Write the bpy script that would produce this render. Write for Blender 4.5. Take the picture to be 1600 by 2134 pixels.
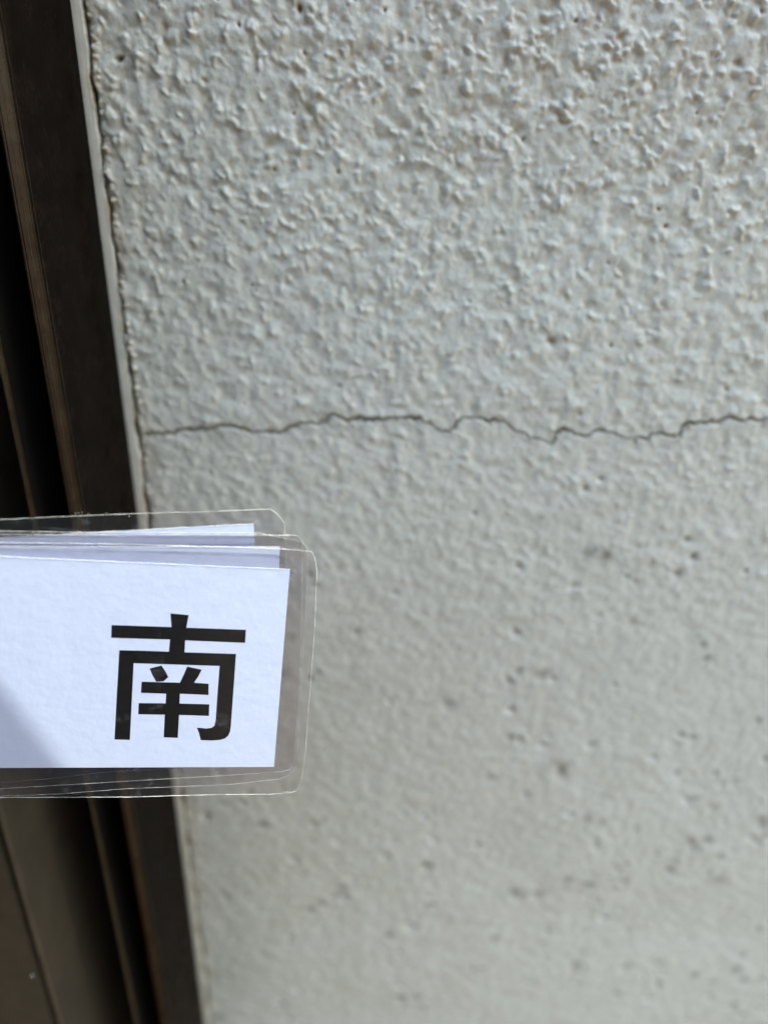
import bpy, bmesh, math, random
import numpy as np
from mathutils import Matrix, Vector

S = bpy.context.scene
for o in list(bpy.data.objects):
    bpy.data.objects.remove(o)
ZC = 1.30                      # height of the lens above the ground, metres

# ------------------------------------------------------------------ camera
cam_data = bpy.data.cameras.new('camera')
cam = bpy.data.objects.new('camera', cam_data)
S.collection.objects.link(cam)
RX = Vector((0.99913449, 0.01920098, 0.03689992))
UP = Vector((-0.04159665, 0.46119967, 0.88632081))
BK = Vector((0.0, -0.8870886, 0.46159919))
mw = Matrix.Identity(4)
for i in range(3):
    mw[i][0], mw[i][1], mw[i][2] = RX[i], UP[i], BK[i]
mw[0][3], mw[1][3], mw[2][3] = 0.0, -0.20, ZC
cam.matrix_world = mw
cam_data.sensor_fit = 'AUTO'
cam_data.sensor_width = 36
cam_data.lens = 1550 / 2134 * 36
cam_data.clip_start = 0.005
cam_data.clip_end = 500
cam_data.dof.use_dof = True
cam_data.dof.focus_distance = 0.155
cam_data.dof.aperture_fstop = 6.8
S.camera = cam

# ------------------------------------------------------------------ light
SUN_DIR = Vector((0.50, -0.050, 0.90)).normalized()      # towards the sun, almost in the plane of the wall
w = bpy.data.worlds.new('World')
S.world = w
w.use_nodes = True
nt = w.node_tree
sky = nt.nodes.new('ShaderNodeTexSky')
sky.sky_type = 'NISHITA'
sky.sun_disc = False
sky.sun_elevation = math.asin(SUN_DIR.z)
sky.sun_rotation = math.atan2(SUN_DIR.x, SUN_DIR.y)
sky.dust_density = 4.0
sky.air_density = 1.0
sky.ozone_density = 1.0
bg = nt.nodes['Background']
bg.inputs['Strength'].default_value = 0.15
nt.links.new(sky.outputs[0], bg.inputs['Color'])
sl = bpy.data.lights.new('sun', 'SUN')
sl.energy = 2.9
sl.angle = math.radians(0.53)
sl.color = (1.0, 0.96, 0.90)
sun = bpy.data.objects.new('sun', sl)
sun.rotation_euler = SUN_DIR.to_track_quat('Z', 'Y').to_euler()
sun.location = (0, 0, 6)
S.collection.objects.link(sun)
S.view_settings.view_transform = 'Standard'
S.view_settings.look = 'None'
S.view_settings.gamma = 1
S.view_settings.use_curve_mapping = False
S.view_settings.exposure = 1.66
S.view_settings.use_white_balance = True
S.view_settings.white_balance_temperature = 6300
S.view_settings.white_balance_tint = -3
S.cycles.use_denoising = True
S.cycles.max_bounces = 14
S.cycles.transparent_max_bounces = 40
S.cycles.diffuse_bounces = 5
S.cycles.caustics_reflective = False
S.cycles.caustics_refractive = False

# ------------------------------------------------------------------ helpers
def tag(o, label=None, cat=None, group=None, kind=None):
    if label: o['label'] = label
    if cat: o['category'] = cat
    if group: o['group'] = group
    if kind: o['kind'] = kind
    return o

def empty(name, loc=(0, 0, 0), label=None, cat=None, group=None):
    o = bpy.data.objects.new(name, None)
    o.empty_display_size = 0.05
    o.location = loc
    S.collection.objects.link(o)
    return tag(o, label, cat, group)

def mesh_obj(name, verts, faces, mat, parent=None, smooth=False):
    me = bpy.data.meshes.new(name)
    me.from_pydata([tuple(v) for v in verts], [], faces)
    me.update()
    if mat: me.materials.append(mat)
    if smooth:
        me.polygons.foreach_set('use_smooth', [True] * len(me.polygons))
    o = bpy.data.objects.new(name, me)
    S.collection.objects.link(o)
    if parent: o.parent = parent
    return o

def bm_obj(name, bm, mat, parent=None, smooth=False):
    bmesh.ops.recalc_face_normals(bm, faces=bm.faces)
    me = bpy.data.meshes.new(name)
    bm.to_mesh(me)
    bm.free()
    if mat: me.materials.append(mat)
    if smooth:
        me.polygons.foreach_set('use_smooth', [True] * len(me.polygons))
    o = bpy.data.objects.new(name, me)
    S.collection.objects.link(o)
    if parent: o.parent = parent
    return o

def add_box(bm, x0, x1, y0, y1, z0, z1, bevel=0.0):
    r = bmesh.ops.create_cube(bm, size=1)
    for v in r['verts']:
        v.co = Vector(((x0 + x1) / 2 + v.co.x * (x1 - x0), (y0 + y1) / 2 + v.co.y * (y1 - y0),
                       (z0 + z1) / 2 + v.co.z * (z1 - z0)))
    if bevel:
        es = list({e for v in r['verts'] for e in v.link_edges})
        bmesh.ops.bevel(bm, geom=es, offset=bevel, segments=2, affect='EDGES')

def box(name, b, mat, parent=None, bevel=0.0):
    bm = bmesh.new()
    add_box(bm, *b, bevel=bevel)
    return bm_obj(name, bm, mat, parent)

def extrude_profile(name, pts, z0, z1, mat, parent, bevel=0.0):
    """a closed plan outline (x, y) pulled up from z0 to z1"""
    bm = bmesh.new()
    lo = [bm.verts.new((x, y, z0)) for x, y in pts]
    hi = [bm.verts.new((x, y, z1)) for x, y in pts]
    n = len(pts)
    bm.faces.new(lo); bm.faces.new(hi[::-1])
    side = []
    for i in range(n):
        bm.faces.new((lo[i], hi[i], hi[(i + 1) % n], lo[(i + 1) % n]))
    if bevel:
        bm.edges.ensure_lookup_table()
        es = [e for e in bm.edges if abs(e.verts[0].co.z - e.verts[1].co.z) > 1e-4]
        bmesh.ops.bevel(bm, geom=es, offset=bevel, segments=2, affect='EDGES')
    return bm_obj(name, bm, mat, parent)

def new_mat(name):
    m = bpy.data.materials.new(name)
    m.use_nodes = True
    t = m.node_tree
    return m, t, t.nodes['Principled BSDF'], t.nodes['Material Output']

def N(t, kind, **kw):
    n = t.nodes.new(kind)
    for k, v in kw.items():
        if k in n.inputs: n.inputs[k].default_value = v
        else: setattr(n, k, v)
    return n

def ramp(t, stops):
    r = t.nodes.new('ShaderNodeValToRGB')
    while len(r.color_ramp.elements) < len(stops):
        r.color_ramp.elements.new(0.5)
    for e, (p, c) in zip(r.color_ramp.elements, stops):
        e.position = p
        e.color = (*c, 1) if len(c) == 3 else c
    return r

def mixc(t, fac, a, b, blend='MIX'):
    m = t.nodes.new('ShaderNodeMix')
    m.data_type = 'RGBA'
    m.blend_type = blend
    for s, v in ((0, fac), (6, a), (7, b)):
        if isinstance(v, bpy.types.NodeSocket): t.links.new(v, m.inputs[s])
        elif s == 0: m.inputs[0].default_value = v
        else: m.inputs[s].default_value = (*v, 1)
    return m.outputs[2]

def noise(t, scale, detail=4, rough=0.5, co=None):
    n = N(t, 'ShaderNodeTexNoise', Scale=scale, Detail=detail, Roughness=rough)
    if co is None:
        g = t.nodes.new('ShaderNodeNewGeometry')
        co = g.outputs['Position']
    t.links.new(co, n.inputs['Vector'])
    return n.outputs['Fac']

# ------------------------------------------------------------------ materials
def stucco_material():
    m, t, p, out = new_mat('stucco_paint')
    a = t.nodes.new('ShaderNodeAttribute'); a.attribute_name = 'soil'
    sep = t.nodes.new('ShaderNodeSeparateColor')
    t.links.new(a.outputs['Color'], sep.inputs[0])
    big = ramp(t, [(0.30, (0.595, 0.595, 0.545)), (0.70, (0.66, 0.662, 0.62))])
    t.links.new(noise(t, 60, 4, 0.6), big.inputs[0])
    col = mixc(t, sep.outputs[1], big.outputs[0], (0.36, 0.27, 0.15))       # ochre dust and the painted shade side of grains
    col = mixc(t, sep.outputs[0], col, (0.055, 0.047, 0.035))               # black grime
    t.links.new(col, p.inputs['Base Color'])
    p.inputs['Roughness'].default_value = 0.24
    p.inputs['Specular IOR Level'].default_value = 0.5
    b = N(t, 'ShaderNodeBump', Strength=0.5, Distance=0.0004)
    t.links.new(noise(t, 1100, 5, 0.7), b.inputs['Height'])
    t.links.new(b.outputs[0], p.inputs['Normal'])
    return m

def simple(name, col, rough=0.5, spec=0.5, var=0.15, scale=80, bump=0.0, bscale=900, metallic=0.0):
    m, t, p, out = new_mat(name)
    lo = tuple(c * (1 - var) for c in col); hi = tuple(min(1, c * (1 + var)) for c in col)
    r = ramp(t, [(0.3, lo), (0.7, hi)])
    t.links.new(noise(t, scale, 5, 0.6), r.inputs[0])
    t.links.new(r.outputs[0], p.inputs['Base Color'])
    p.inputs['Roughness'].default_value = rough
    p.inputs['Specular IOR Level'].default_value = spec
    p.inputs['Metallic'].default_value = metallic
    if bump:
        b = N(t, 'ShaderNodeBump', Strength=1.0, Distance=bump)
        t.links.new(noise(t, bscale, 3, 0.6), b.inputs['Height'])
        t.links.new(b.outputs[0], p.inputs['Normal'])
    return m

STUCCO = stucco_material()
RENDER = simple('coarse_stucco_paint', (0.62, 0.615, 0.575), 0.35, 0.5, 0.06, 40, 0.0022, 330)
BRONZE = simple('bronze_aluminium', (0.050, 0.038, 0.029), 0.20, 0.15, 0.25, 150, 0.00002, 1600)
BRONZE.node_tree.nodes['Principled BSDF'].inputs['Metallic'].default_value = 0.85
BRONZE.node_tree.nodes['Principled BSDF'].inputs['Specular Tint'].default_value = (0.20, 0.15, 0.11, 1)
BRONZE_EDGE = simple('lit_bronze_edge', (0.034, 0.022, 0.011), 0.4, 0.3, 0.6, 300)  # brown for edge lines, the light they catch put into the colour
RAILM = simple('lit_rail_bronze', (0.062, 0.050, 0.036), 0.45, 0.35, 0.2, 120)  # lighter bronze, the light on the rail's face put into the colour
BRONZE_DUST = simple('dusty_bronze', (0.046, 0.037, 0.025), 0.5, 0.4, 0.22, 220, 0.00003, 2500)
BLACK = simple('channel_shade', (0.006, 0.005, 0.0045), 0.6, 0.2, 0.3, 90)  # channel metal coloured near black for the shade deep inside
CRACKM = simple('crack_grime', (0.28, 0.25, 0.20), 0.9, 0.1, 0.6, 500)
GAP = simple('grime', (0.060, 0.047, 0.030), 0.9, 0.1, 0.5, 900)
ASPHALT = simple('bare_earth', (0.115, 0.082, 0.050), 0.9, 0.3, 0.2, 6, 0.003, 60)
HOODM = simple('shade_hood_metal', (0.05, 0.042, 0.034), 0.4, 0.4, 0.2, 30)
POLEM = simple('shadow_pole_steel', (0.32, 0.31, 0.29), 0.35, 0.5, 0.2, 60)

def add_dust(m, amount=0.5, col=(0.16, 0.13, 0.10)):
    t = m.node_tree; p = t.nodes['Principled BSDF']
    src = p.inputs['Base Color'].links[0].from_socket
    sp = ramp(t, [(0.70, (0, 0, 0)), (0.76, (amount,) * 3)]); t.links.new(noise(t, 1900, 2, 0.5), sp.inputs[0])
    g = t.nodes.new('ShaderNodeNewGeometry'); mp = t.nodes.new('ShaderNodeMapping')
    mp.inputs['Scale'].default_value = (900, 900, 22); t.links.new(g.outputs['Position'], mp.inputs['Vector'])
    ns = N(t, 'ShaderNodeTexNoise', Scale=1.0, Detail=3, Roughness=0.6); t.links.new(mp.outputs[0], ns.inputs['Vector'])
    sr = ramp(t, [(0.55, (0, 0, 0)), (0.80, (amount * 0.5,) * 3)]); t.links.new(ns.outputs['Fac'], sr.inputs[0])
    c = mixc(t, sp.outputs[0], src, col); c = mixc(t, sr.outputs[0], c, col)
    t.links.new(c, p.inputs['Base Color'])
    rr = ramp(t, [(0.3, (0.16,) * 3), (0.75, (0.36,) * 3)]); t.links.new(noise(t, 130, 5, 0.65), rr.inputs[0])
    t.links.new(rr.outputs[0], p.inputs['Roughness'])
add_dust(BRONZE, 0.16, (0.10, 0.085, 0.07))
def sealant_material():
    m, t, p, out = new_mat('cream_sealant')
    a = t.nodes.new('ShaderNodeAttribute'); a.attribute_name = 'soil'
    sep = t.nodes.new('ShaderNodeSeparateColor')
    t.links.new(a.outputs['Color'], sep.inputs[0])
    r = ramp(t, [(0.3, (0.58, 0.56, 0.49)), (0.7, (0.68, 0.66, 0.59))])
    t.links.new(noise(t, 260, 5, 0.6), r.inputs[0])
    col = mixc(t, sep.outputs[1], r.outputs[0], (0.30, 0.21, 0.10))
    col = mixc(t, sep.outputs[0], col, (0.06, 0.05, 0.03))
    t.links.new(col, p.inputs['Base Color'])
    p.inputs['Roughness'].default_value = 0.5
    b = N(t, 'ShaderNodeBump', Strength=0.6, Distance=0.0002)
    t.links.new(noise(t, 700, 4, 0.6), b.inputs['Height'])
    t.links.new(b.outputs[0], p.inputs['Normal'])
    return m
SEALANT = sealant_material()

def paper_material():
    m, t, p, out = new_mat('white_paper')
    tc = t.nodes.new('ShaderNodeTexCoord')
    r = ramp(t, [(0.25, (0.585, 0.635, 0.83)), (0.75, (0.625, 0.675, 0.87))])
    t.links.new(noise(t, 180, 4, 0.6, tc.outputs['Object']), r.inputs[0])
    t.links.new(r.outputs[0], p.inputs['Base Color'])
    p.inputs['Roughness'].default_value = 0.6
    p.inputs['Specular IOR Level'].default_value = 0.2
    b = N(t, 'ShaderNodeBump', Strength=1.0, Distance=0.00009)
    t.links.new(noise(t, 380, 4, 0.55, tc.outputs['Object']), b.inputs['Height'])
    t.links.new(b.outputs[0], p.inputs['Normal'])
    return m
PAPER = paper_material()
INK = simple('black_toner', (0.004, 0.0036, 0.004), 0.45, 0.2, 0.5, 900, 0.00002, 3000)

def film_material():
    m, t, p, out = new_mat('clear_laminate_film')
    t.nodes.remove(p)
    tr = N(t, 'ShaderNodeBsdfTransparent'); tr.inputs[0].default_value = (0.945, 0.938, 0.945, 1)
    gl = N(t, 'ShaderNodeBsdfGlossy'); gl.inputs['Roughness'].default_value = 0.08
    di = N(t, 'ShaderNodeBsdfTranslucent'); di.inputs[0].default_value = (0.8, 0.8, 0.85, 1)
    df = N(t, 'ShaderNodeBsdfDiffuse'); df.inputs[0].default_value = (0.8, 0.8, 0.85, 1)
    lw = N(t, 'ShaderNodeLayerWeight', Blend=0.5)
    pw = N(t, 'ShaderNodeMath', operation='POWER'); pw.inputs[1].default_value = 4.5
    t.links.new(lw.outputs['Facing'], pw.inputs[0])
    fr = N(t, 'ShaderNodeMath', operation='MULTIPLY_ADD'); fr.inputs[1].default_value = 0.6; fr.inputs[2].default_value = 0.022
    t.links.new(pw.outputs[0], fr.inputs[0])
    tc = t.nodes.new('ShaderNodeTexCoord')
    b = N(t, 'ShaderNodeBump', Strength=1.0, Distance=0.00004)
    t.links.new(noise(t, 260, 4, 0.6, tc.outputs['Object']), b.inputs['Height'])
    t.links.new(b.outputs[0], gl.inputs['Normal'])
    # scuffs: small milky patches of worn plastic
    sc = ramp(t, [(0.55, (0.012, 0.012, 0.012)), (0.80, (0.15, 0.15, 0.15))])
    t.links.new(noise(t, 150, 8, 0.75, tc.outputs['Object']), sc.inputs[0])
    # hairline scratches
    mp = t.nodes.new('ShaderNodeMapping'); mp.inputs['Scale'].default_value = (60, 2600, 1); mp.inputs['Rotation'].default_value = (0, 0, 0.25)
    t.links.new(tc.outputs['Object'], mp.inputs['Vector'])
    ns = N(t, 'ShaderNodeTexNoise', Scale=1.0, Detail=2, Roughness=0.5); t.links.new(mp.outputs[0], ns.inputs['Vector'])
    scr = ramp(t, [(0.70, (0, 0, 0)), (0.78, (0.10, 0.10, 0.10))]); t.links.new(ns.outputs['Fac'], scr.inputs[0])
    ad = N(t, 'ShaderNodeMath', operation='ADD'); t.links.new(sc.outputs[0], ad.inputs[0]); t.links.new(scr.outputs[0], ad.inputs[1])
    hz = N(t, 'ShaderNodeMixShader'); hz.inputs[0].default_value = 0.5
    t.links.new(di.outputs[0], hz.inputs[1]); t.links.new(df.outputs[0], hz.inputs[2])
    m1 = N(t, 'ShaderNodeMixShader')
    t.links.new(ad.outputs[0], m1.inputs[0]); t.links.new(tr.outputs[0], m1.inputs[1]); t.links.new(hz.outputs[0], m1.inputs[2])
    m2 = N(t, 'ShaderNodeMixShader')
    t.links.new(fr.outputs[0], m2.inputs[0]); t.links.new(m1.outputs[0], m2.inputs[1]); t.links.new(gl.outputs[0], m2.inputs[2])
    t.links.new(m2.outputs[0], out.inputs['Surface'])
    return m
FILM = film_material()

def edge_material():
    m, t, p, out = new_mat('cut_film_edge')
    tc = t.nodes.new('ShaderNodeTexCoord')
    p.inputs['Base Color'].default_value = (0.90, 0.90, 0.88, 1)
    p.inputs['Roughness'].default_value = 0.25
    tr = N(t, 'ShaderNodeBsdfTransparent')
    mx = N(t, 'ShaderNodeMixShader')
    r = ramp(t, [(0.40, (0.16, 0.16, 0.16)), (0.70, (0.60, 0.60, 0.60))])
    t.links.new(noise(t, 170, 5, 0.65, tc.outputs['Object']), r.inputs[0])
    t.links.new(r.outputs[0], mx.inputs[0])
    t.links.new(tr.outputs[0], mx.inputs[1]); t.links.new(p.outputs[0], mx.inputs[2])
    t.links.new(mx.outputs[0], out.inputs['Surface'])
    return m
EDGE = edge_material()

def glass_material():
    m, t, p, out = new_mat('window_glass')
    p.inputs['Base Color'].default_value = (0.85, 0.9, 0.9, 1)
    p.inputs['Roughness'].default_value = 0.02
    p.inputs['Transmission Weight'].default_value = 1.0
    p.inputs['IOR'].default_value = 1.45
    return m
GLASS = glass_material()

# ------------------------------------------------------------------ ground
gv = [(-150, -150, 0), (150, -150, 0), (150, 150, 0), (-150, 150, 0)]
tag(mesh_obj('ground', gv, [(0, 1, 2, 3)], ASPHALT), kind='structure')

# ------------------------------------------------------------------ the stucco wall
wall = empty('stucco_wall', (0, 0, 0), 'rough sprayed off-white stucco wall with a thin crack running across it', 'wall')
rng = np.random.default_rng(11)
CRACK = [(-72.69, -82.09), (-72.63, -81.16), (-70.96, -81.92), (-69.4, -81.94), (-66.25, -81.71), (-63.09, -81.36), (-60.89, -80.85), (-58.69, -80.13), (-57.15, -80.39), (-54.81, -80.37), (-52.41, -79.52), (-49.25, -78.8), (-46.52, -78.55), (-43.05, -79.1), (-39.99, -80.04), (-37.67, -80.36), (-35.33, -80.34), (-32.2, -79.78), (-29.46, -79.04), (-26.71, -77.88), (-24.38, -77.04), (-21.67, -76.51), (-19.74, -76.83), (-17.8, -76.05), (-16.27, -73.94), (-14.35, -73.86), (-12.46, -74.79), (-10.52, -75.32), (-7.84, -74.59), (-5.54, -74.49), (-2.45, -74.76), (0.61, -74.22), (3.28, -73.77), (6.74, -73.95), (9.05, -74.05), (11.46, -75.58), (14.63, -76.87), (17.37, -77.25), (18.84, -76.28), (19.84, -74.39), (22.03, -73.07), (25.5, -73.2), (27.84, -73.63), (30.85, -73.09), (33.28, -74.2), (36.2, -76.12), (39.47, -77.63), (42.69, -78.52), (47.13, -79.79), (48.02, -78.48), (48.29, -76.09), (50.21, -75.44), (52.29, -75.91), (54.83, -76.66), (57.27, -76.77), (59.09, -75.61), (61.42, -75.08), (63.96, -75.82), (66.96, -76.77), (70.23, -76.97), (74.29, -77.09), (75.19, -75.54), (77.54, -75.22), (79.18, -75.36), (83.0, -75.61), (83.5, -72.83), (84.79, -71.7), (87.56, -71.57), (90.77, -71.64), (93.43, -71.1), (95.48, -69.75), (99.07, -69.8), (102.33, -70.08), (104.41, -70.41), (107.05, -69.87),
         (112, -70.8), (118, -69.2), (126, -70.5), (135, -68.9), (146, -69.6), (158, -67.5), (172, -68.4), (190, -66.8), (206, -67.2)]
CRACK = np.array(CRACK)

PX = 0.25                                              # height-map cell, millimetres
X0, X1, Z0, Z1 = -74.0, 205.0, -415.0, 42.0            # extent of the finely modelled wall, millimetres
nx, nz = int((X1 - X0) / PX) + 1, int((Z1 - Z0) / PX) + 1
gx = X0 + np.arange(nx) * PX
gz = Z0 + np.arange(nz) * PX

def value_noise(cell, seed):
    r = np.random.default_rng(seed)
    cx, cz = int((X1 - X0) / cell) + 4, int((Z1 - Z0) / cell) + 4
    g = r.random((cz, cx)).astype(np.float32)
    u = (gx - X0) / cell; v = (gz - Z0) / cell
    iu = u.astype(int); iv = v.astype(int)
    fu = (u - iu).astype(np.float32); fv = (v - iv).astype(np.float32)
    fu = fu * fu * (3 - 2 * fu); fv = fv * fv * (3 - 2 * fv)
    a = g[iv][:, iu]; b = g[iv][:, iu + 1]; c = g[iv + 1][:, iu]; d = g[iv + 1][:, iu + 1]
    top = a + (b - a) * fu[None, :]
    bot = c + (d - c) * fu[None, :]
    return top + (bot - top) * fv[:, None]

h = np.zeros((nz, nx), np.float32)                     # height of the plaster, millimetres out of the wall
soil = np.zeros((nz, nx), np.float32)                  # black grime
ochre = np.zeros((nz, nx), np.float32)                 # ochre dust, with the grains' shaded sides painted in

def splat(x, z, r, amp, kind='dome', ax=1.0, ang=0.0, target=None, add=False):
    R = r * max(1.0, ax) * 1.35
    i0 = max(0, int((x - R - X0) / PX)); i1 = min(nx, int((x + R - X0) / PX) + 2)
    j0 = max(0, int((z - R - Z0) / PX)); j1 = min(nz, int((z + R - Z0) / PX) + 2)
    if i0 >= i1 or j0 >= j1: return
    dx = gx[i0:i1][None, :] - x; dz = gz[j0:j1][:, None] - z
    c, s = math.cos(ang), math.sin(ang)
    u = (c * dx + s * dz) / (r * ax); v = (-s * dx + c * dz) / r
    th = np.arctan2(v, u)
    k = (x * 12.9898 + z * 78.233) % 6.283
    wob = 1 + 0.16 * np.sin(2 * th + k) + 0.12 * np.sin(3 * th + 2.1 * k) + 0.07 * np.sin(5 * th + 3.3 * k)
    q = (u * u + v * v) / (wob * wob)
    if kind == 'dome':
        val = amp * np.clip(1 - q, 0, None) ** 1.05
    else:
        val = amp * np.exp(-q * 2.2)
    t = h if target is None else target
    if add: t[j0:j1, i0:i1] += val
    else: t[j0:j1, i0:i1] = np.maximum(t[j0:j1, i0:i1], val)

# grains of the sprayed coat: clusters of small domes, thinning out down the wall
clump = value_noise(26, 3) * 0.6 + value_noise(9, 4) * 0.4
NG = 30000
px_ = rng.uniform(X0, X1, NG); pz_ = rng.uniform(Z0, Z1, NG)
for x, z in zip(px_, pz_):
    j = min(nz - 1, int((z - Z0) / PX)); i = min(nx - 1, int((x - X0) / PX))
    fall = max(0.04, min(1.0, 1.0 + (z - 12) / 165.0))
    if rng.random() > (0.42 + 1.1 * (clump[j, i] - 0.3)) * (0.40 + 0.60 * fall): continue
    r = 0.38 + 0.66 * rng.random() ** 2.2
    a = r * rng.uniform(0.7, 1.55) * (0.16 + 0.84 * fall)
    splat(x, z, r, a, 'dome', rng.uniform(1, 1.7), rng.uniform(0, 3.14))
    for _ in range(rng.integers(0, 3)):
        an = rng.uniform(0, 6.28); rr = r * rng.uniform(0.8, 1.6)
        r2 = r * rng.uniform(0.45, 0.9)
        splat(x + rr * math.cos(an), z + rr * math.sin(an), r2, a * rng.uniform(0.4, 0.95), 'dome', rng.uniform(1, 1.6), rng.uniform(0, 3.14))
    if rng.random() < 0.35:
        splat(x - 0.2 * r, z - 0.5 * r, r * 1.1, rng.uniform(0.15, 0.6), 'gauss', target=ochre)  # tan shade painted on the lower left side of some grains
# a few drips and long blobs
for x, z, L, an in ((-33, 12, 6, 1.35), (-36, 26, 5, 1.9), (-24, -6, 4, 2.4), (4, 8, 4, 0.3), (22, -2, 5, -0.5), (39, 4, 4, -0.4), (62, -4, 5, 0.1), (30, 20, 4, 2.6)):
    splat(x, z, 0.9, 1.1, 'dome', L / 1.8, an)
# coarse plaster texture
zfall = np.clip(1.0 + (gz - 15) / 260.0, 0.34, 1.0).astype(np.float32)[:, None]
soft = ((value_noise(4.6, 5) - 0.5) * 0.70 + (value_noise(2.5, 6) - 0.5) * 0.80 + (value_noise(1.3, 7) - 0.5) * 0.38) * zfall
for ax_ in (0, 1):
    h = 0.25 * np.roll(h, 1, ax_) + 0.5 * h + 0.25 * np.roll(h, -1, ax_)
blur = h.copy()
for _ in range(5):
    for ax_ in (0, 1):
        blur = 0.25 * np.roll(blur, 1, ax_) + 0.5 * blur + 0.25 * np.roll(blur, -1, ax_)
mixz = np.clip(0.15 - (gz - 20) / 130.0, 0.15, 1.0).astype(np.float32)[:, None]
h = h * (1 - mixz) + blur * mixz * 1.15
# tear the round grains into ragged, merging shapes
wx = (value_noise(2.2, 31) - 0.5) * 1.5 + (value_noise(0.9, 32) - 0.5) * 0.6
wz = (value_noise(2.2, 33) - 0.5) * 1.5 + (value_noise(0.9, 34) - 0.5) * 0.6
ii = np.clip(np.arange(nx)[None, :] + wx / PX, 0, nx - 1.01); jj = np.clip(np.arange(nz)[:, None] + wz / PX, 0, nz - 1.01)
i0_ = ii.astype(int); j0_ = jj.astype(int); fi = (ii - i0_).astype(np.float32); fj = (jj - j0_).astype(np.float32)
h = (h[j0_, i0_] * (1 - fi) + h[j0_, i0_ + 1] * fi) * (1 - fj) + (h[j0_ + 1, i0_] * (1 - fi) + h[j0_ + 1, i0_ + 1] * fi) * fj
ochre = ochre[j0_, i0_]
h = h * (0.9 + 0.7 * (value_noise(1.2, 8) - 0.5))
h = h + soft + (value_noise(0.6, 35) - 0.5) * 0.14 * zfall + (value_noise(40, 9) - 0.5) * 1.2
# pin holes and dirty pits, mostly low on the wall
for _ in range(200):
    x = rng.uniform(X0, X1); z = Z0 + (Z1 - Z0) * rng.random() ** 1.15
    if z > -90 and rng.random() < 0.8: continue
    if x < 20 and rng.random() < 0.45: continue
    r = rng.uniform(0.9, 2.3)
    splat(x, z, r, -rng.uniform(0.6, 1.4), 'gauss', add=True, target=h)
    splat(x, z + 0.2 * r, r * 0.8, rng.uniform(0.15, 0.55), 'gauss', target=soil)
for _ in range(170):
    z = -115 - 290 * rng.random()
    x = X1 - 8 - (X1 - X0) * rng.random() ** 1.9
    r = 2.0 + 2.2 * rng.random() ** 1.6
    for c in range(1 if rng.random() < 0.65 else rng.integers(2, 4)):
        xx, zz = x + c * rng.normal(0, 2.4), z + c * rng.normal(0, 2.0)
        splat(xx, zz, r, -rng.uniform(0.4, 1.0), 'gauss', add=True, target=h)
        splat(xx, zz, r * 1.7, 0.25, 'gauss', add=True, target=h)
        splat(xx, zz + 0.25 * r, r * 0.95, rng.uniform(0.14, 0.52), 'gauss', rng.uniform(1, 1.4), rng.uniform(0, 3), target=soil)
for _ in range(60):
    x = rng.uniform(X0, X1); z = rng.uniform(-80, Z1)
    r = rng.uniform(0.35, 0.8)
    splat(x, z, r, -0.9, 'gauss', add=True, target=h)
    splat(x, z, r * 0.9, rng.uniform(0.4, 0.9), 'gauss', target=soil)
splat(-65.5, 11.2, 0.8, -1.2, 'gauss', 1.6, 0.3, add=True, target=h); splat(-65.5, 11.2, 0.75, 0.95, 'gauss', 1.6, 0.3, target=soil)
# the crack: a ragged groove along the traced path
seg = np.linspace(0, 1, 9)[:-1]
cp = np.concatenate([CRACK[i] + (CRACK[i + 1] - CRACK[i]) * seg[:, None] for i in range(len(CRACK) - 1)])
cp += rng.normal(0, 0.10, cp.shape)
jit = np.convolve(rng.normal(0, 1, len(cp) + 8), np.ones(5) / 5, 'same')[4:-4]
cp[:, 1] += 0.55 * jit
cw = np.clip(0.75 + 0.55 * np.convolve(rng.normal(0, 1, len(cp) + 30), np.ones(15) / 4, 'same')[15:-15], 0.25, 1.5)
cut = np.zeros_like(h); lip = np.zeros_like(h)
for k, (x, z) in enumerate(cp):
    wd = (0.30 + 0.36 * cw[k]) * (1.0 if x < 0 else 0.85)
    splat(x, z, wd, 1.0, 'dome', target=cut)
    splat(x, z, wd * 2.8, 1.0, 'gauss', target=lip)
    if x < 0 and rng.random() < 0.25:
        splat(x + rng.normal(0, .6), z + rng.uniform(0.1, 1.1), rng.uniform(0.5, 1.1), 0.8, 'gauss', target=ochre)
cc = np.clip(cut * 1.5, 0, 1)
h = h * (1 - cc) + (soft - 0.9) * cc + 0.10 * lip
soil = np.maximum(soil, np.clip(0.44 - (gx[None, :] + 70) / 480.0, 0.12, 0.44) * np.clip(cut * 1.2, 0, 1) * (0.45 + 0.55 * value_noise(6, 12)))
soil = np.maximum(soil, lip * 0.19)
for bx, bz, dx_, dz_, L_ in ((-18, -75, -0.25, 1, 5), (19, -75, -0.1, 1, 11), (7, -74, 0.4, -1, 6), (48, -78, 0.1, 1, 9), (-41, -80, 0.5, -1, 5), (67, -77, 0.7, 1, 6), (30, -73, 0.6, -1, 4), (83, -75, 0.2, -1, 7), (-7, -74, -0.2, -1, 7)):
    for q_ in np.arange(0, L_, 0.3):
        tx = bx + dx_ * q_ + 0.5 * math.sin(q_ * 1.7 + bx); tz = bz + dz_ * q_
        splat(tx, tz, 0.34 * (1 - 0.6 * q_ / L_), -0.30, 'gauss', add=True, target=h)
        splat(tx, tz, 0.40, 0.30 * (1 - q_ / L_), 'gauss', target=soil)
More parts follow.
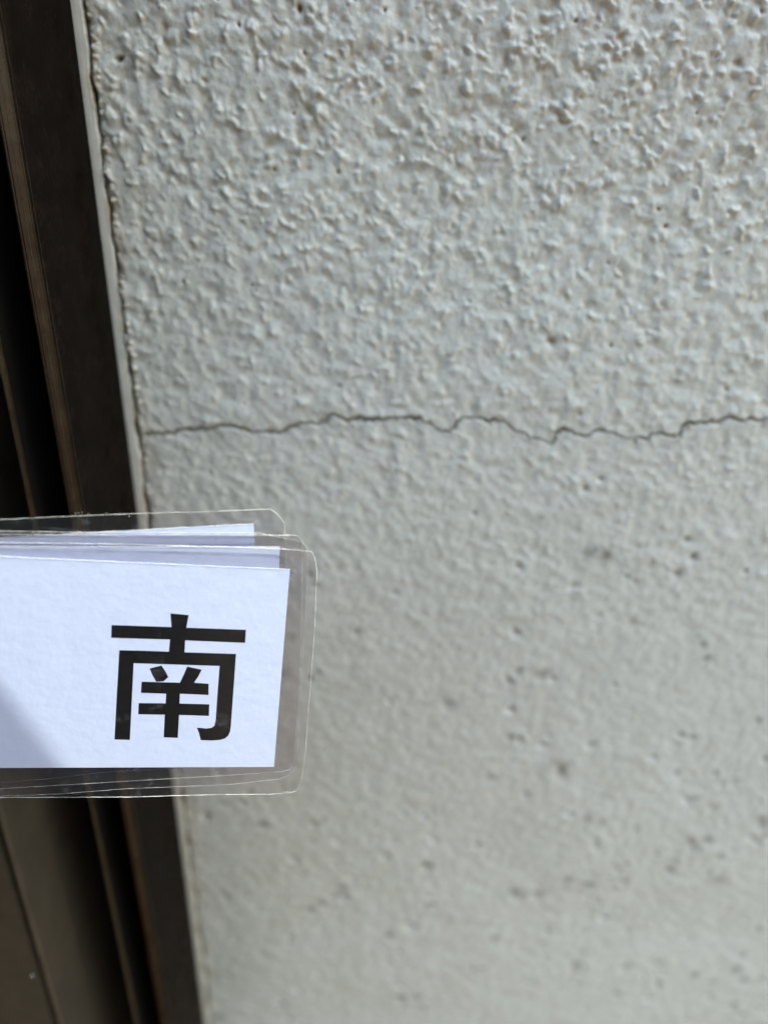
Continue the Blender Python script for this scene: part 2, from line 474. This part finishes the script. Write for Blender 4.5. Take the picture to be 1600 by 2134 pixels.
# ragged, dirty margin against the sealant
edge_n = value_noise(2.3, 21)[:, 40] * 0.9 + value_noise(9, 22)[:, 40] * 0.9
left = -72.6 + 0.75 * edge_n                                   # where the plaster ends, per row
dist = gx[None, :] - left[:, None]
marg = np.exp(-np.clip(dist, 0, None) / 0.7)
soil = np.maximum(soil, marg * 0.9 * np.clip(value_noise(4.1, 23) * 2.6 - 1.1, 0, 1))
ochre = np.maximum(ochre, np.exp(-np.clip(dist, 0, None) / 2.2) * np.clip(value_noise(5, 24) * 1.6 - 0.4, 0, 1))
h = h - 1.1 * np.exp(-np.clip(dist, 0, None) / 0.30) * np.clip(value_noise(3.6, 26) * 2.4 - 0.5, 0.1, 1)
# ochre tint in the low places
bl = h.copy()
for _ in range(10):
    for ax_ in (0, 1):
        bl = 0.25 * np.roll(bl, 2, ax_) + 0.5 * bl + 0.25 * np.roll(bl, -2, ax_)
hollow = np.clip((bl - h) * 1.6, 0, 1)
for _ in range(420):
    z = Z1 - (Z1 - Z0) * rng.random() ** 1.5
    x = np.interp(z, gz, left) + 0.35 + abs(rng.normal(0, 0.8))
    r = rng.uniform(0.3, 0.75)
    splat(x, z, r, r * 0.8, 'dome', add=True, target=h)
    splat(x + 0.1, z - 0.3, r * 1.2, rng.uniform(0.3, 1.3), 'gauss', target=ochre)
for _ in range(95):
    z = Z1 - 8 - 170 * rng.random() ** 2.2
    x = np.interp(z, gz, left) + abs(rng.normal(0, 0.5))
    splat(x, z, rng.uniform(0.3, 0.9), rng.uniform(0.5, 1.0), 'gauss', rng.uniform(1, 2), 1.5, target=soil)
ochre = np.maximum(ochre, 1.25 * hollow * np.clip(0.35 + (gz[:, None] + 150) / 250.0, 0.15, 1))
ochre = np.clip(ochre * 0.85 + 0.10 * np.clip(value_noise(3.0, 25) * 2 - 1.0, 0, 1), 0, 1)

# mesh of the plaster, finer towards the top where the lens is nearest
mx = np.linspace(X0, X1, 800)
sz = np.linspace(0, 1, 1180); mz = Z1 + (Z0 - Z1) * (0.80 * sz + 0.20 * sz * sz)
def sample(a):
    u = np.clip((mx - X0) / PX, 0, nx - 1.001); v = np.clip((mz - Z0) / PX, 0, nz - 1.001)
    iu = u.astype(int); iv = v.astype(int); fu = (u - iu)[None, :]; fv = (v - iv)[:, None]
    return ((a[iv][:, iu] * (1 - fu) + a[iv][:, iu + 1] * fu) * (1 - fv)
            + (a[iv + 1][:, iu] * (1 - fu) + a[iv + 1][:, iu + 1] * fu) * fv)
H = sample(h); SO = sample(soil); OC = sample(ochre)
LX = np.interp(mz, gz, left)
XX = np.repeat(mx[None, :], len(mz), 0)
XX = np.maximum(XX, LX[:, None])
ZZ = np.repeat(mz[:, None], len(mx), 1)
co = np.stack([XX / 1000, -H / 1000, ZZ / 1000 + ZC], -1).reshape(-1, 3).astype(np.float32)
me = bpy.data.meshes.new('plaster_coat')
R_, C_ = len(mz), len(mx)
me.vertices.add(R_ * C_)
me.vertices.foreach_set('co', co.ravel())
idx = np.arange(R_ * C_).reshape(R_, C_)
q = np.stack([idx[:-1, :-1], idx[1:, :-1], idx[1:, 1:], idx[:-1, 1:]], -1).reshape(-1, 4)
me.loops.add(q.size)
me.loops.foreach_set('vertex_index', q.ravel().astype(np.int32))
me.polygons.add(len(q))
me.polygons.foreach_set('loop_start', (np.arange(len(q)) * 4).astype(np.int32))
me.polygons.foreach_set('use_smooth', np.ones(len(q), bool))
me.update(calc_edges=True)
at = me.attributes.new('soil', 'FLOAT_COLOR', 'POINT')
at.data.foreach_set('color', np.stack([SO, OC, 0 * SO, 0 * SO + 1], -1).ravel().astype(np.float32))  # red holds grime, green holds ochre dust and painted grain shade
me.materials.append(STUCCO)
plaster = bpy.data.objects.new('plaster_coat', me)
S.collection.objects.link(plaster)
plaster.parent = wall

# dark bottom of the crack, a ragged ribbon inside the groove
cv, cf = [], []
for k, (x, z) in enumerate(cp):
    d = cp[min(k + 1, len(cp) - 1)] - cp[max(k - 1, 0)]
    n = np.array([-d[1], d[0]]); n = n / (np.linalg.norm(n) + 1e-9)
    wd = (0.07 + 0.15 * cw[k]) * (1.0 if x < 0 else 0.75)
    j = min(nz - 1, max(0, int((z - Z0) / PX))); i = min(nx - 1, max(0, int((x - X0) / PX)))
    base = float(soft[j, i]) - 0.56
    for s in (-1, 1):
        cv.append(((x + s * n[0] * wd) / 1000, -base / 1000, (z + s * n[1] * wd) / 1000 + ZC))
    if k: cf.append((2 * k - 2, 2 * k - 1, 2 * k + 1, 2 * k))
mesh_obj('crack', cv, cf, CRACKM, wall)['label'] = 'thin jagged dark crack running across the wall'
# grime behind the ragged margin
box('joint_backing', (-0.0755, -0.0715, 0.0012, 0.004, ZC - 0.9, ZC + 0.36), GAP, wall)
# the rest of the wall, seen only from elsewhere
xl, xr, zb, zt = X0 / 1000, X1 / 1000, ZC + Z0 / 1000, ZC + Z1 / 1000
bm = bmesh.new()
add_box(bm, xr, 3.5, 0.0, 0.15, 0.0, 3.2)
add_box(bm, xl, xr, 0.0, 0.15, zt, 3.2)
add_box(bm, xl, xr, 0.0, 0.15, 0.0, zb)
add_box(bm, xl, xr, 0.006, 0.15, zb, zt)
add_box(bm, -1.75, xl, 0.0, 0.15, ZC + 0.36, 3.2)
add_box(bm, -1.75, xl, 0.0, 0.15, 0.0, ZC - 0.9)
add_box(bm, -3.5, -1.75, 0.0, 0.15, 0.0, 3.2)
bm_obj('masonry', bm, RENDER, wall)

# sealant bead between the frame and the plaster
nzs = 900
sv, sf, sc_ = [], [], []
zs = np.linspace(Z1, Z0, nzs)
wob = np.interp(zs, gz, edge_n)
rn = rng.normal(0, 0.06, nzs)
for k, z in enumerate(zs):
    xr_ = np.interp(z, gz, left) - 0.20 - max(0, 0.40 * math.sin(z * 0.21 + 2 * math.sin(z * 0.083)) + 1.2 * rn[k])
    for s in range(9):
        u = s / 8
        x = -75.05 + (xr_ + 75.05) * u
        y = 0.20 + 0.22 * math.sin(math.pi * min(1, 0.15 + 0.85 * u)) + (0.12 * rng.random() if u > 0.7 else 0) - (0.9 if s == 8 else 0)
        sv.append((x / 1000, -y / 1000, z / 1000 + ZC))
        e = max(0, (u - 0.40) / 0.60)
        sc_ += [0.55 * (1 if s == 8 else 0), e * e * 0.95 * max(0, min(1, 0.40 + 0.9 * math.sin(z * 0.35) * math.sin(z * 0.11 + 1) + rng.normal(0, .2))), 0, 1]
for k in range(nzs - 1):
    for s in range(8):
        a = k * 9 + s
        sf.append((a, a + 9, a + 10, a + 1))
sb = mesh_obj('sealant_bead', sv, sf, SEALANT, wall, True)
sb['label'] = 'smooth cream sealant strip between stucco and frame'
at = sb.data.attributes.new('soil', 'FLOAT_COLOR', 'POINT')
at.data.foreach_set('color', np.array(sc_, np.float32))

# ------------------------------------------------------------------ window frame with shutter rails
FZ0, FZ1 = ZC - 0.89, ZC + 0.35
frame = empty('window_frame', (-0.0751, 0, FZ0), 'dark bronze aluminium window frame with deep vertical rails beside the stucco', 'window frame')
def fpart(name, pts, mat, bevel=0.0):
    o = extrude_profile(name, pts, FZ0, FZ1, mat, frame, bevel)
    o.matrix_parent_inverse = Matrix.Translation(frame.location).inverted()
    return o
fpart('jamb', [(-0.0751, 0.006), (-0.0751, -0.0355), (-0.0771, -0.0355), (-0.0771, 0.006)], BRONZE)
fpart('jamb_lip', [(-0.0750, -0.0356), (-0.0750, -0.0371), (-0.0769, -0.0389), (-0.0776, -0.0389), (-0.0776, -0.0356)], BRONZE, 0.00025)
fpart('channel_back', [(-0.0772, 0.002), (-0.0772, 0.006), (-0.1060, 0.006), (-0.1060, 0.002)], BLACK)
fpart('guide_fin', [(-0.0853, 0.002), (-0.0853, -0.0395), (-0.0861, -0.0395), (-0.0861, 0.002)], BLACK)
fpart('fin_edge', [(-0.08525, -0.0396), (-0.08525, -0.0411), (-0.08580, -0.0415), (-0.08615, -0.0411), (-0.08615, -0.0396)], BRONZE_EDGE, 0.0002)
fpart('guide_rail', [(-0.1030, 0.002), (-0.1030, -0.0560), (-0.1040, -0.0568), (-0.1048, -0.0560), (-0.1048, 0.002)], RAILM, 0.0003)
fpart('edge_highlight', [(-0.07490, -0.03555), (-0.07490, -0.03572), (-0.07505, -0.03572), (-0.07505, -0.03555)], BRONZE_EDGE)  # thin strip coloured as the highlight along the lip
fpart('edge_highlight', [(-0.07585, -0.03795), (-0.07600, -0.03815), (-0.07615, -0.03810), (-0.07600, -0.03785)], BRONZE_EDGE)
sash = empty('shutter_panel', (-0.105, -0.057, FZ0), 'dusty brown metal panel at the lower left edge, just past the frame rail', 'shutter')
o = box('stile', (-0.175, -0.1057, -0.0565, -0.035, FZ0, FZ1), BRONZE_DUST, sash, 0.0006)
o.matrix_parent_inverse = Matrix.Translation(sash.location).inverted()
bm = bmesh.new(); bmesh.ops.create_icosphere(bm, subdivisions=1, radius=0.00035, matrix=Matrix.Translation((-0.1082, -0.0566, ZC - 0.2505)))
o = bm_obj('paint_fleck', bm, SEALANT, sash)
o.matrix_parent_inverse = Matrix.Translation(sash.location).inverted()
o = box('panel', (-1.74, -0.1752, -0.050, -0.041, FZ0, FZ1), BRONZE_DUST, sash)
o.matrix_parent_inverse = Matrix.Translation(sash.location).inverted()

# ------------------------------------------------------------------ the laminated cards
ORG = Vector((-0.01801886, -0.08318848, ZC - 0.12376223))
E1 = Vector((0.98300769, 0.15365055, -0.10043599)); E2 = Vector((0.07159103, 0.18291406, 0.98051883))
E3 = E1.cross(E2).normalized(); E2 = E3.cross(E1).normalized()
def card_matrix(off):
    m = Matrix.Identity(4)
    o = ORG + E3 * off
    for i in range(3):
        m[i][0], m[i][1], m[i][2], m[i][3] = E1[i], E2[i], E3[i], o[i]
    return m
def prism(name, pts, z0, z1, mat, parent, subdiv=False):
    """flat outline in card millimetres, given thickness"""
    bm = bmesh.new()
    lo = [bm.verts.new((x / 1000, y / 1000, z0 / 1000)) for x, y in pts]
    hi = [bm.verts.new((x / 1000, y / 1000, z1 / 1000)) for x, y in pts]
    n = len(pts)
    bm.faces.new(lo[::-1]); bm.faces.new(hi)
    for i in range(n):
        bm.faces.new((lo[i], lo[(i + 1) % n], hi[(i + 1) % n], hi[i]))
    bmesh.ops.triangulate(bm, faces=[f for f in bm.faces if len(f.verts) > 4])
    return bm_obj(name, bm, mat, parent)
def smooth_line(pts, step=0.9):
    out = []
    for i in range(len(pts) - 1):
        a, b = np.array(pts[i]), np.array(pts[i + 1])
        n = max(1, int(np.linalg.norm(b - a) / step))
        for k in range(n): out.append(a + (b - a) * k / n)
    out.append(np.array(pts[-1]))
    return np.array(out)
def rim(name, pts, mat, parent, r0, seed):
    """the bright cut edge of a pouch: a thin uneven bead along its outline"""
    rg = np.random.default_rng(seed)
    L = smooth_line(pts + [pts[0]])
    L = L + rg.normal(0, 0.018, L.shape)
    n = len(L)
    v, f = [], []
    for k in range(n):
        d = L[min(k + 1, n - 1)] - L[max(k - 1, 0)]
        nn = np.array([-d[1], d[0]]) / (np.linalg.norm(d) + 1e-9)
        r = r0 * (0.8 + 0.5 * rg.random())
        for a in range(4):
            an = a * math.pi / 2
            v.append(((L[k][0] + nn[0] * r * math.cos(an)) / 1000, (L[k][1] + nn[1] * r * math.cos(an)) / 1000, 1.6 * r * math.sin(an) / 1000))
    for k in range(n - 1):
        for a in range(4):
            b = (a + 1) % 4
            f.append((4 * k + a, 4 * k + b, 4 * k + 4 + b, 4 * k + 4 + a))
    return mesh_obj(name, v, f, mat, parent)

LEFT = -128.0
PO = dict(
 A=[(-56.49, 48.51), (-33.75, 49.47), (-15.13, 49.89), (-5.48, 50.01), (-0.88, 49.85), (0.44, 49.82), (0.96, 49.24), (1.45, 47.95), (1.93, 45.72), (2.09, 42.62), (2.52, 34.17), (2.75, 23.18), (2.8, 15.21), (2.97, 9.37), (3.04, 3.39), (2.92, -0.26), (2.75, -3.33), (2.27, -5.19), (1.82, -6.18), (0.6, -6.67), (-4.06, -6.99), (-16.32, -6.96), (-33.1, -7.35), (-58.49, -7.14)],
 B=[(-56.71, 49.95), (-48.42, 50.33), (-22.47, 51.81), (-10.72, 52.38), (-3.32, 52.8), (-2.19, 52.66), (-1.56, 51.9), (-1.4, 51.1), (-1.02, 46.24), (-0.37, 36.85), (0.28, 25.97), (0.66, 13.45), (0.77, 3.96), (0.69, 0.93), (0.33, -1.16), (-1.3, -1.64), (-10.5, -2.32), (-30.37, -3.63), (-44.75, -4.58), (-58.71, -5.51)],
 C=[(-56.82, 50.37), (-40.02, 51.15), (-9.81, 52.69), (-1.69, 51.44), (-0.99, 50.98), (-0.17, 50.11), (-0.05, 48.69), (0.46, 38.82), (0.65, 29.09), (0.96, 20.13), (1.27, 8.48), (1.4, 0.02), (1.0, -1.58), (-0.34, -3.18), (-2.17, -3.91), (-12.41, -5.18), (-34.29, -6.07), (-47.71, -7.24), (-58.9, -7.58)],
 D=[(-57.02, 52.48), (-44.46, 53.91), (-31.55, 55.28), (-20.95, 56.22), (-9.65, 57.42), (-7.81, 57.54), (-6.73, 56.72), (-5.74, 55.79), (-5.12, 54.94), (-4.86, 52.65), (-4.1, 43.49), (-3.34, 27.4), (-3.13, 10.23), (-3.29, 0.6), (-4.47, -0.37), (-20.72, -1.05), (-38.34, -2.17), (-49.75, -3.76), (-59.07, -4.63)])
PAPERS = dict(
 A=[(LEFT + 6, 45.77), (-3.39, 45.77), (-3.39, 0.01), (LEFT + 6, 0.01)],
 B=[(LEFT + 6, 44.1), (-5.66, 50.17), (-5.0, 36.0), (-3.9, 6.0), (LEFT + 6, 1.6)],
 C=[(LEFT + 6, 43.0), (-9.5, 45.3), (-8.5, 4.0), (LEFT + 6, 2.2)],
 D=[(LEFT + 6, 41.2), (-10.94, 54.39), (-9.2, 36.0), (-7.6, 9.0), (LEFT + 6, 2.6)])
OFF = dict(A=0.0, B=-0.0006, C=-0.0010, D=-0.0014)
LAB = dict(
 A='front laminated white card printed with one big black character',
 B='laminated white card directly behind the front card, its paper edge showing above it',
 C='clear laminated card in the middle of the stack, only its rounded clear corner showing',
 D='hindmost laminated white card, tilted up highest at the top of the stack')
cards = {}
for k in 'ABCD':
    root = bpy.data.objects.new('laminated_card', None)
    root.empty_display_size = 0.02
    S.collection.objects.link(root)
    root.matrix_world = card_matrix(OFF[k])
    tag(root, LAB[k], 'laminated card', 'laminated cards held in a stack')
    cards[k] = root
    P = PO[k]
    tl, bl = P[0], P[-1]
    s0 = (P[1][1] - P[0][1]) / (P[1][0] - P[0][0]); s1 = (P[-2][1] - P[-1][1]) / (P[-2][0] - P[-1][0])
    full = [(LEFT, tl[1] + s0 * (LEFT - tl[0]))] + P + [(LEFT, bl[1] + s1 * (LEFT - bl[0]))]
    pouch = prism('laminate_pouch', full, -0.13, 0.13, FILM, root)
    rim('pouch_edge', full, EDGE, pouch, 0.060 if k == 'A' else 0.042, ord(k))
    pap = prism('paper_insert', PAPERS[k], -0.045, 0.045, PAPER, root)
    BURR = dict(A=[(-5.4, -1.4, 50.05, 26), (-1.0, 1.2, -6.4, 6)], B=[(-10.6, -4.2, 52.45, 34), (-41.5, -33.0, 50.75, 20)], C=[(-56, -44, 50.4, 10), (-16, -8, -5.0, 6)], D=[(-28, -14, 56.0, 10), (-44, -33, 54.6, 8)])[k]
    rg = np.random.default_rng(ord(k) + 50)
    bm = bmesh.new()
    for bx0, bx1, by, nb in BURR:
        for _ in range(nb):
            cx_, cy_ = rg.uniform(bx0, bx1), by + abs(rg.normal(0, 0.16))
            sx_, sy_ = rg.uniform(0.05, 0.22), rg.uniform(0.03, 0.12)
            r_ = bmesh.ops.create_cube(bm, size=1, matrix=Matrix.Translation((cx_ / 1000, cy_ / 1000, 0.00012)) @ Matrix.Rotation(rg.uniform(-.5, .5), 4, 'Z') @ Matrix.Diagonal((sx_ / 1000, sy_ / 1000, 0.00012, 1)))
    bm_obj('edge_burr', bm, EDGE, pouch)['kind'] = 'stuff'
    if k != 'C':
        a_, b_ = np.array(PAPERS[k][0]), np.array(PAPERS[k][1])
        rg = np.random.default_rng(ord(k) + 5)
        nn_ = int(np.linalg.norm(b_ - a_) / 0.5)
        rv, rf = [], []
        for q_ in range(nn_ + 1):
            c_ = a_ + (b_ - a_) * q_ / nn_
            wv = 0.16 + 0.10 * rg.random()
            rv += [(c_[0] / 1000, (c_[1] - 0.05) / 1000, 0.000135), (c_[0] / 1000, (c_[1] + wv * 0.4) / 1000, 0.00020), (c_[0] / 1000, (c_[1] + wv) / 1000, 0.000135)]
            if q_:
                e_ = 3 * q_
                rf += [(e_ - 3, e_, e_ + 1, e_ - 2), (e_ - 2, e_ + 1, e_ + 2, e_ - 1)]
        mesh_obj('seal_ridge', rv, rf, EDGE, pouch)
    if k == 'A':
        OUT = [(-25.87, 35.45), (-24.07, 35.34), (-22.39, 35.22), (-22.58, 33.75), (-22.74, 32.47), (-11.15, 32.39), (-11.16, 29.49), (-22.89, 29.69), (-22.92, 27.03), (-12.81, 26.93), (-12.86, 22.28), (-12.92, 16.91), (-12.98, 10.42), (-13.07, 8.9), (-13.41, 7.78), (-14.06, 7.11), (-15.0, 6.75), (-16.71, 6.59), (-18.98, 6.68), (-19.34, 8.25), (-19.86, 9.66), (-17.9, 9.47), (-16.93, 9.63), (-16.35, 10.14), (-16.15, 11.3), (-16.06, 17.84), (-15.93, 24.14), (-24.55, 24.26), (-32.63, 24.35), (-32.88, 15.64), (-33.14, 6.68), (-36.15, 6.77), (-35.77, 17.04), (-35.36, 27.15), (-30.67, 27.15), (-25.93, 27.09), (-25.8, 29.79), (-36.91, 29.81), (-36.85, 32.57), (-25.59, 32.51)]
        DOT = [(-29.56, 23.25), (-27.31, 23.96), (-26.55, 22.75), (-25.9, 21.38), (-26.81, 20.41), (-28.24, 20.28), (-28.96, 21.7)]
        INN = [(-22.29, 23.84), (-19.42, 23.2), (-20.1, 21.55), (-20.84, 20.19), (-17.92, 20.0), (-17.85, 17.42), (-23.53, 17.62), (-23.54, 15.33), (-17.59, 15.22), (-17.56, 12.49), (-23.54, 12.67), (-23.63, 7.22), (-26.45, 7.31), (-26.38, 12.69), (-31.58, 12.73), (-31.53, 15.32), (-26.28, 15.34), (-26.21, 17.58), (-31.12, 17.69), (-31.04, 20.23), (-23.61, 20.14), (-22.92, 21.97)]
        bm = bmesh.new()
        for poly in (OUT, DOT, INN):
            poly = poly[::-1]
            lo = [bm.verts.new((x / 1000, y / 1000, 0.050 / 1000)) for x, y in poly]
            hi = [bm.verts.new((x / 1000, y / 1000, 0.062 / 1000)) for x, y in poly]
            n = len(poly)
            top = bm.faces.new(hi); top.normal_update()
            for i in range(n): bm.faces.new((lo[i], lo[(i + 1) % n], hi[(i + 1) % n], hi[i]))
            bmesh.ops.triangulate(bm, faces=[top])
        bm_obj('printed_character', bm, INK, pap)

# ------------------------------------------------------------------ added hood that shades the wall, and added pole that shades the cards
hood = empty('shade_hood', (0, 0, ZC + 0.42), 'shallow dark metal hood added out of view to keep the sun off the wall', 'hood')
hx0, hx1 = -1.9, 1.6
def pe(x): return 0.0975
hp = [(hx0, 0.0), (hx0, -pe(hx0)), (hx1, -pe(hx1)), (hx1, 0.0)]
bm = bmesh.new()
lo = [bm.verts.new((x, y, ZC + 0.42)) for x, y in hp]
hi = [bm.verts.new((x, y, ZC + (0.47 if y == 0 else 0.432))) for x, y in hp]
bm.faces.new(lo); bm.faces.new(hi[::-1])
for i in range(4): bm.faces.new((lo[i], hi[i], hi[(i + 1) % 4], lo[(i + 1) % 4]))
o = bm_obj('hood_panel', bm, HOODM, hood)
o.matrix_parent_inverse = Matrix.Translation(hood.location).inverted()

# unseen pole added to shade the lower left of the cards
pole = empty('shadow_pole', (0, -0.11, ZC + 0.06), 'steel pole added out of view to cast a shadow on the cards', 'pole')
def tube(bm, a, b, r, n=14):
    a, b = Vector(a), Vector(b); d = (b - a).normalized()
    u = d.orthogonal().normalized(); v = d.cross(u)
    A = [bm.verts.new(a + (u * math.cos(k * 6.28318 / n) + v * math.sin(k * 6.28318 / n)) * r) for k in range(n)]
    B = [bm.verts.new(b + (u * math.cos(k * 6.28318 / n) + v * math.sin(k * 6.28318 / n)) * r) for k in range(n)]
    for k in range(n): bm.faces.new((A[k], A[(k + 1) % n], B[(k + 1) % n], B[k]))
    bm.faces.new(A[::-1]); bm.faces.new(B)
def pole_pt(x): return (x, -(0.0976 + 0.016 + 0.14 * (x - 0.0158)), ZC + 0.06)
bm = bmesh.new(); tube(bm, pole_pt(-0.62), pole_pt(0.55), 0.016, 24)
o = bm_obj('pole_tube', bm, POLEM, pole, True)
o.matrix_parent_inverse = Matrix.Translation(pole.location).inverted()
for x in (-0.55, 0.48):
    bm = bmesh.new()
    p = pole_pt(x); py = max(-pe(x) + 0.012, p[1]) if x < 0 else max(-pe(x) + 0.012, p[1])
    tube(bm, (x, p[1], p[2] + 0.017), (x, min(-0.01, py), ZC + 0.4205), 0.003, 8)
    o = bm_obj('hanger', bm, POLEM, pole)
    o.matrix_parent_inverse = Matrix.Translation(pole.location).inverted()

# ------------------------------------------------------------------ the person holding the cards and the phone
SKIN = simple('skin', (0.50, 0.32, 0.23), 0.5, 0.4, 0.1, 60)
JACKET = simple('dark_jacket_cloth', (0.020, 0.021, 0.026), 0.9, 0.2, 0.2, 300)
TROUSER = simple('dark_trouser_cloth', (0.03, 0.03, 0.035), 0.9, 0.2, 0.2, 300)
HAIR = simple('black_hair', (0.010, 0.008, 0.007), 0.5, 0.4, 0.3, 400)
PHONEM = simple('phone_shell', (0.012, 0.012, 0.014), 0.3, 0.5, 0.1, 60)
person = empty('person', (-0.10, -0.62, 0), 'person in a dark jacket holding the cards and a phone', 'person')
def skinned(name, chains, mat, sub=2):
    """chains of (point, radius); a chain that starts on an earlier point joins it"""
    vs, es, rs, key = [], [], [], {}
    for ch in chains:
        prev = None
        for p, r in ch:
            k = tuple(round(c, 4) for c in p)
            if k not in key:
                key[k] = len(vs); vs.append(p); rs.append(r)
            i = key[k]
            if prev is not None: es.append((prev, i))
            prev = i
    me = bpy.data.meshes.new(name)
    me.from_pydata(vs, es, [])
    o = bpy.data.objects.new(name, me)
    S.collection.objects.link(o)
    md = o.modifiers.new('skin', 'SKIN'); md.use_smooth_shade = True
    sv_ = me.skin_vertices[0].data if len(me.skin_vertices) else None
    if sv_ is None:
        bm = bmesh.new(); bm.from_mesh(me); bm.verts.layers.skin.verify(); bm.to_mesh(me); bm.free()
        sv_ = me.skin_vertices[0].data
    for i, r in enumerate(rs):
        sv_[i].radius = (r, r) if not isinstance(r, tuple) else r
    sv_[0].use_root = True
    o.modifiers.new('sub', 'SUBSURF').levels = sub
    o.modifiers['sub'].render_levels = sub
    me.materials.append(mat)
    o.parent = person
    o.matrix_parent_inverse = Matrix.Translation(person.location).inverted()
    return o
pel, bel, che, nkb = (-0.15, -0.54, .93), (-0.15, -0.535, 1.08), (-0.15, -0.52, 1.26), (-0.15, -0.505, 1.41)
Ls, Le, Lw = (-0.32, -0.505, 1.365), (-0.385, -0.35, 1.14), (-.222, -.185, 1.150)
Rs, Re, Rw = (0.02, -0.505, 1.365), (0.115, -0.39, 1.10), (.088, -.285, 1.165)
Lp, Rp = (-.183, -.135, 1.172), (.060, -.245, 1.205)
skinned('body', [
    [(pel, .11), (bel, .105), (che, .110), (nkb, .056), ((-0.148, -0.49, 1.48), .052), ((-0.143, -0.475, 1.56), (.078, .092)), ((-0.141, -0.48, 1.63), (.075, .088)), ((-0.14, -0.485, 1.68), .045)],
    [((-0.143, -0.475, 1.56), (.078, .092)), ((-0.141, -0.42, 1.535), .035), ((-0.141, -0.375, 1.55), .012)],
    [(che, .110), (Ls, .050), (Le, .036), (Lw, .027), (Lp, .030)],
    [(che, .110), (Rs, .050), (Re, .036), (Rw, .027), (Rp, .030)],
    [(Lp, .030), ((-.168, -.118, 1.186), .010), ((-.146, -.117, 1.192), .008), ((-.128, -.1135, 1.193), .007)],
    [(Lp, .030), ((-.160, -.095, 1.190), .010), ((-.140, -.078, 1.200), .008), ((-.122, -.0845, 1.203), .007)],
    [(Lp, .030), ((-.160, -.092, 1.172), .010), ((-.138, -.076, 1.178), .008), ((-.120, -.083, 1.180), .007)],
    [(Lp, .030), ((-.162, -.095, 1.155), .010), ((-.141, -.079, 1.156), .008), ((-.124, -.085, 1.158), .007)],
    [(Lp, .030), ((-.166, -.100, 1.140), .009), ((-.147, -.086, 1.137), .007), ((-.132, -.089, 1.140), .006)],
    [(Rp, .030), ((.052, -.215, 1.228), .010), ((.030, -.206, 1.236), .008), ((.008, -.206, 1.237), .007)],
    [(Rp, .030), ((.052, -.222, 1.206), .010), ((.030, -.218, 1.210), .008), ((.008, -.219, 1.212), .007)],
    [(Rp, .030), ((.052, -.232, 1.186), .010), ((.030, -.230, 1.186), .008), ((.010, -.231, 1.188), .007)],
    [(Rp, .030), ((.058, -.262, 1.232), .010), ((.038, -.262, 1.262), .008), ((.016, -.248, 1.270), .007)],
    [(pel, .11), ((-0.24, -0.54, .86), .085), ((-0.25, -0.525, .50), .055), ((-0.25, -0.55, .10), .038), ((-0.26, -0.47, .035), .03)],
    [(pel, .11), ((-0.06, -0.54, .86), .085), ((-0.05, -0.525, .50), .055), ((-0.05, -0.55, .10), .038), ((-0.04, -0.47, .035), .03)],
], SKIN)
skinned('jacket', [
    [(che, .165), (bel, .160), ((-0.15, -0.54, .96), .158), ((-0.15, -0.54, .87), .160)],
    [(che, .165), ((-0.15, -0.51, 1.36), .120), ((-0.15, -0.502, 1.43), .078), ((-0.149, -0.495, 1.46), .066)],
    [((-0.15, -0.51, 1.36), .120), (Ls, .085), ((-0.355, -0.425, 1.25), .070), (Le, .064), ((-.285, -.32, 1.145), .054), ((-.243, -.228, 1.149), .046)],
    [((-0.15, -0.51, 1.36), .120), (Rs, .085), ((0.07, -0.445, 1.23), .070), (Re, .064), ((.13, -.39, 1.13), .054), ((.103, -.32, 1.151), .046)]], JACKET)
skinned('trousers', [
    [((-0.15, -0.54, .92), .14), ((-0.15, -0.537, 1.02), .125)],
    [((-0.15, -0.54, .92), .14), ((-0.24, -0.54, .84), .105), ((-0.25, -0.525, .50), .078), ((-0.25, -0.55, .09), .062)],
    [((-0.15, -0.54, .92), .14), ((-0.06, -0.54, .84), .105), ((-0.05, -0.525, .50), .078), ((-0.05, -0.55, .09), .062)]], TROUSER)
for sx in (-.255, -.045):
    skinned('shoe', [[((sx, -.58, .045), .045), ((sx, -.50, .04), .045), ((sx, -.42, .032), .038)]], HAIR)
skinned('hair', [[((-0.141, -0.505, 1.56), .080), ((-0.141, -0.505, 1.64), .098), ((-0.14, -0.48, 1.69), .070)]], HAIR)
phone = empty('smartphone', (0, 0, 0), 'black smartphone held upright in front of the wall', 'smartphone')
pm = mw.copy()
pm.translation = Vector((0, -0.20, ZC)) + BK * 0.0070 - UP * 0.055 - RX * 0.018
phone.matrix_world = pm
bm = bmesh.new(); add_box(bm, -.036, .036, -.0735, .0735, -.004, .004, 0.0018)
bm_obj('phone_body', bm, PHONEM, phone)
bm = bmesh.new(); add_box(bm, -.034, .034, -.0715, .0715, .0041, .0044)
bm_obj('screen', bm, INK, phone)
bm = bmesh.new(); tube(bm, (.018, .055, -.0042), (.018, .055, -.0056), .007, 24)
bm_obj('lens_ring', bm, PHONEM, phone)
# ------------------------------------------------------------------ END
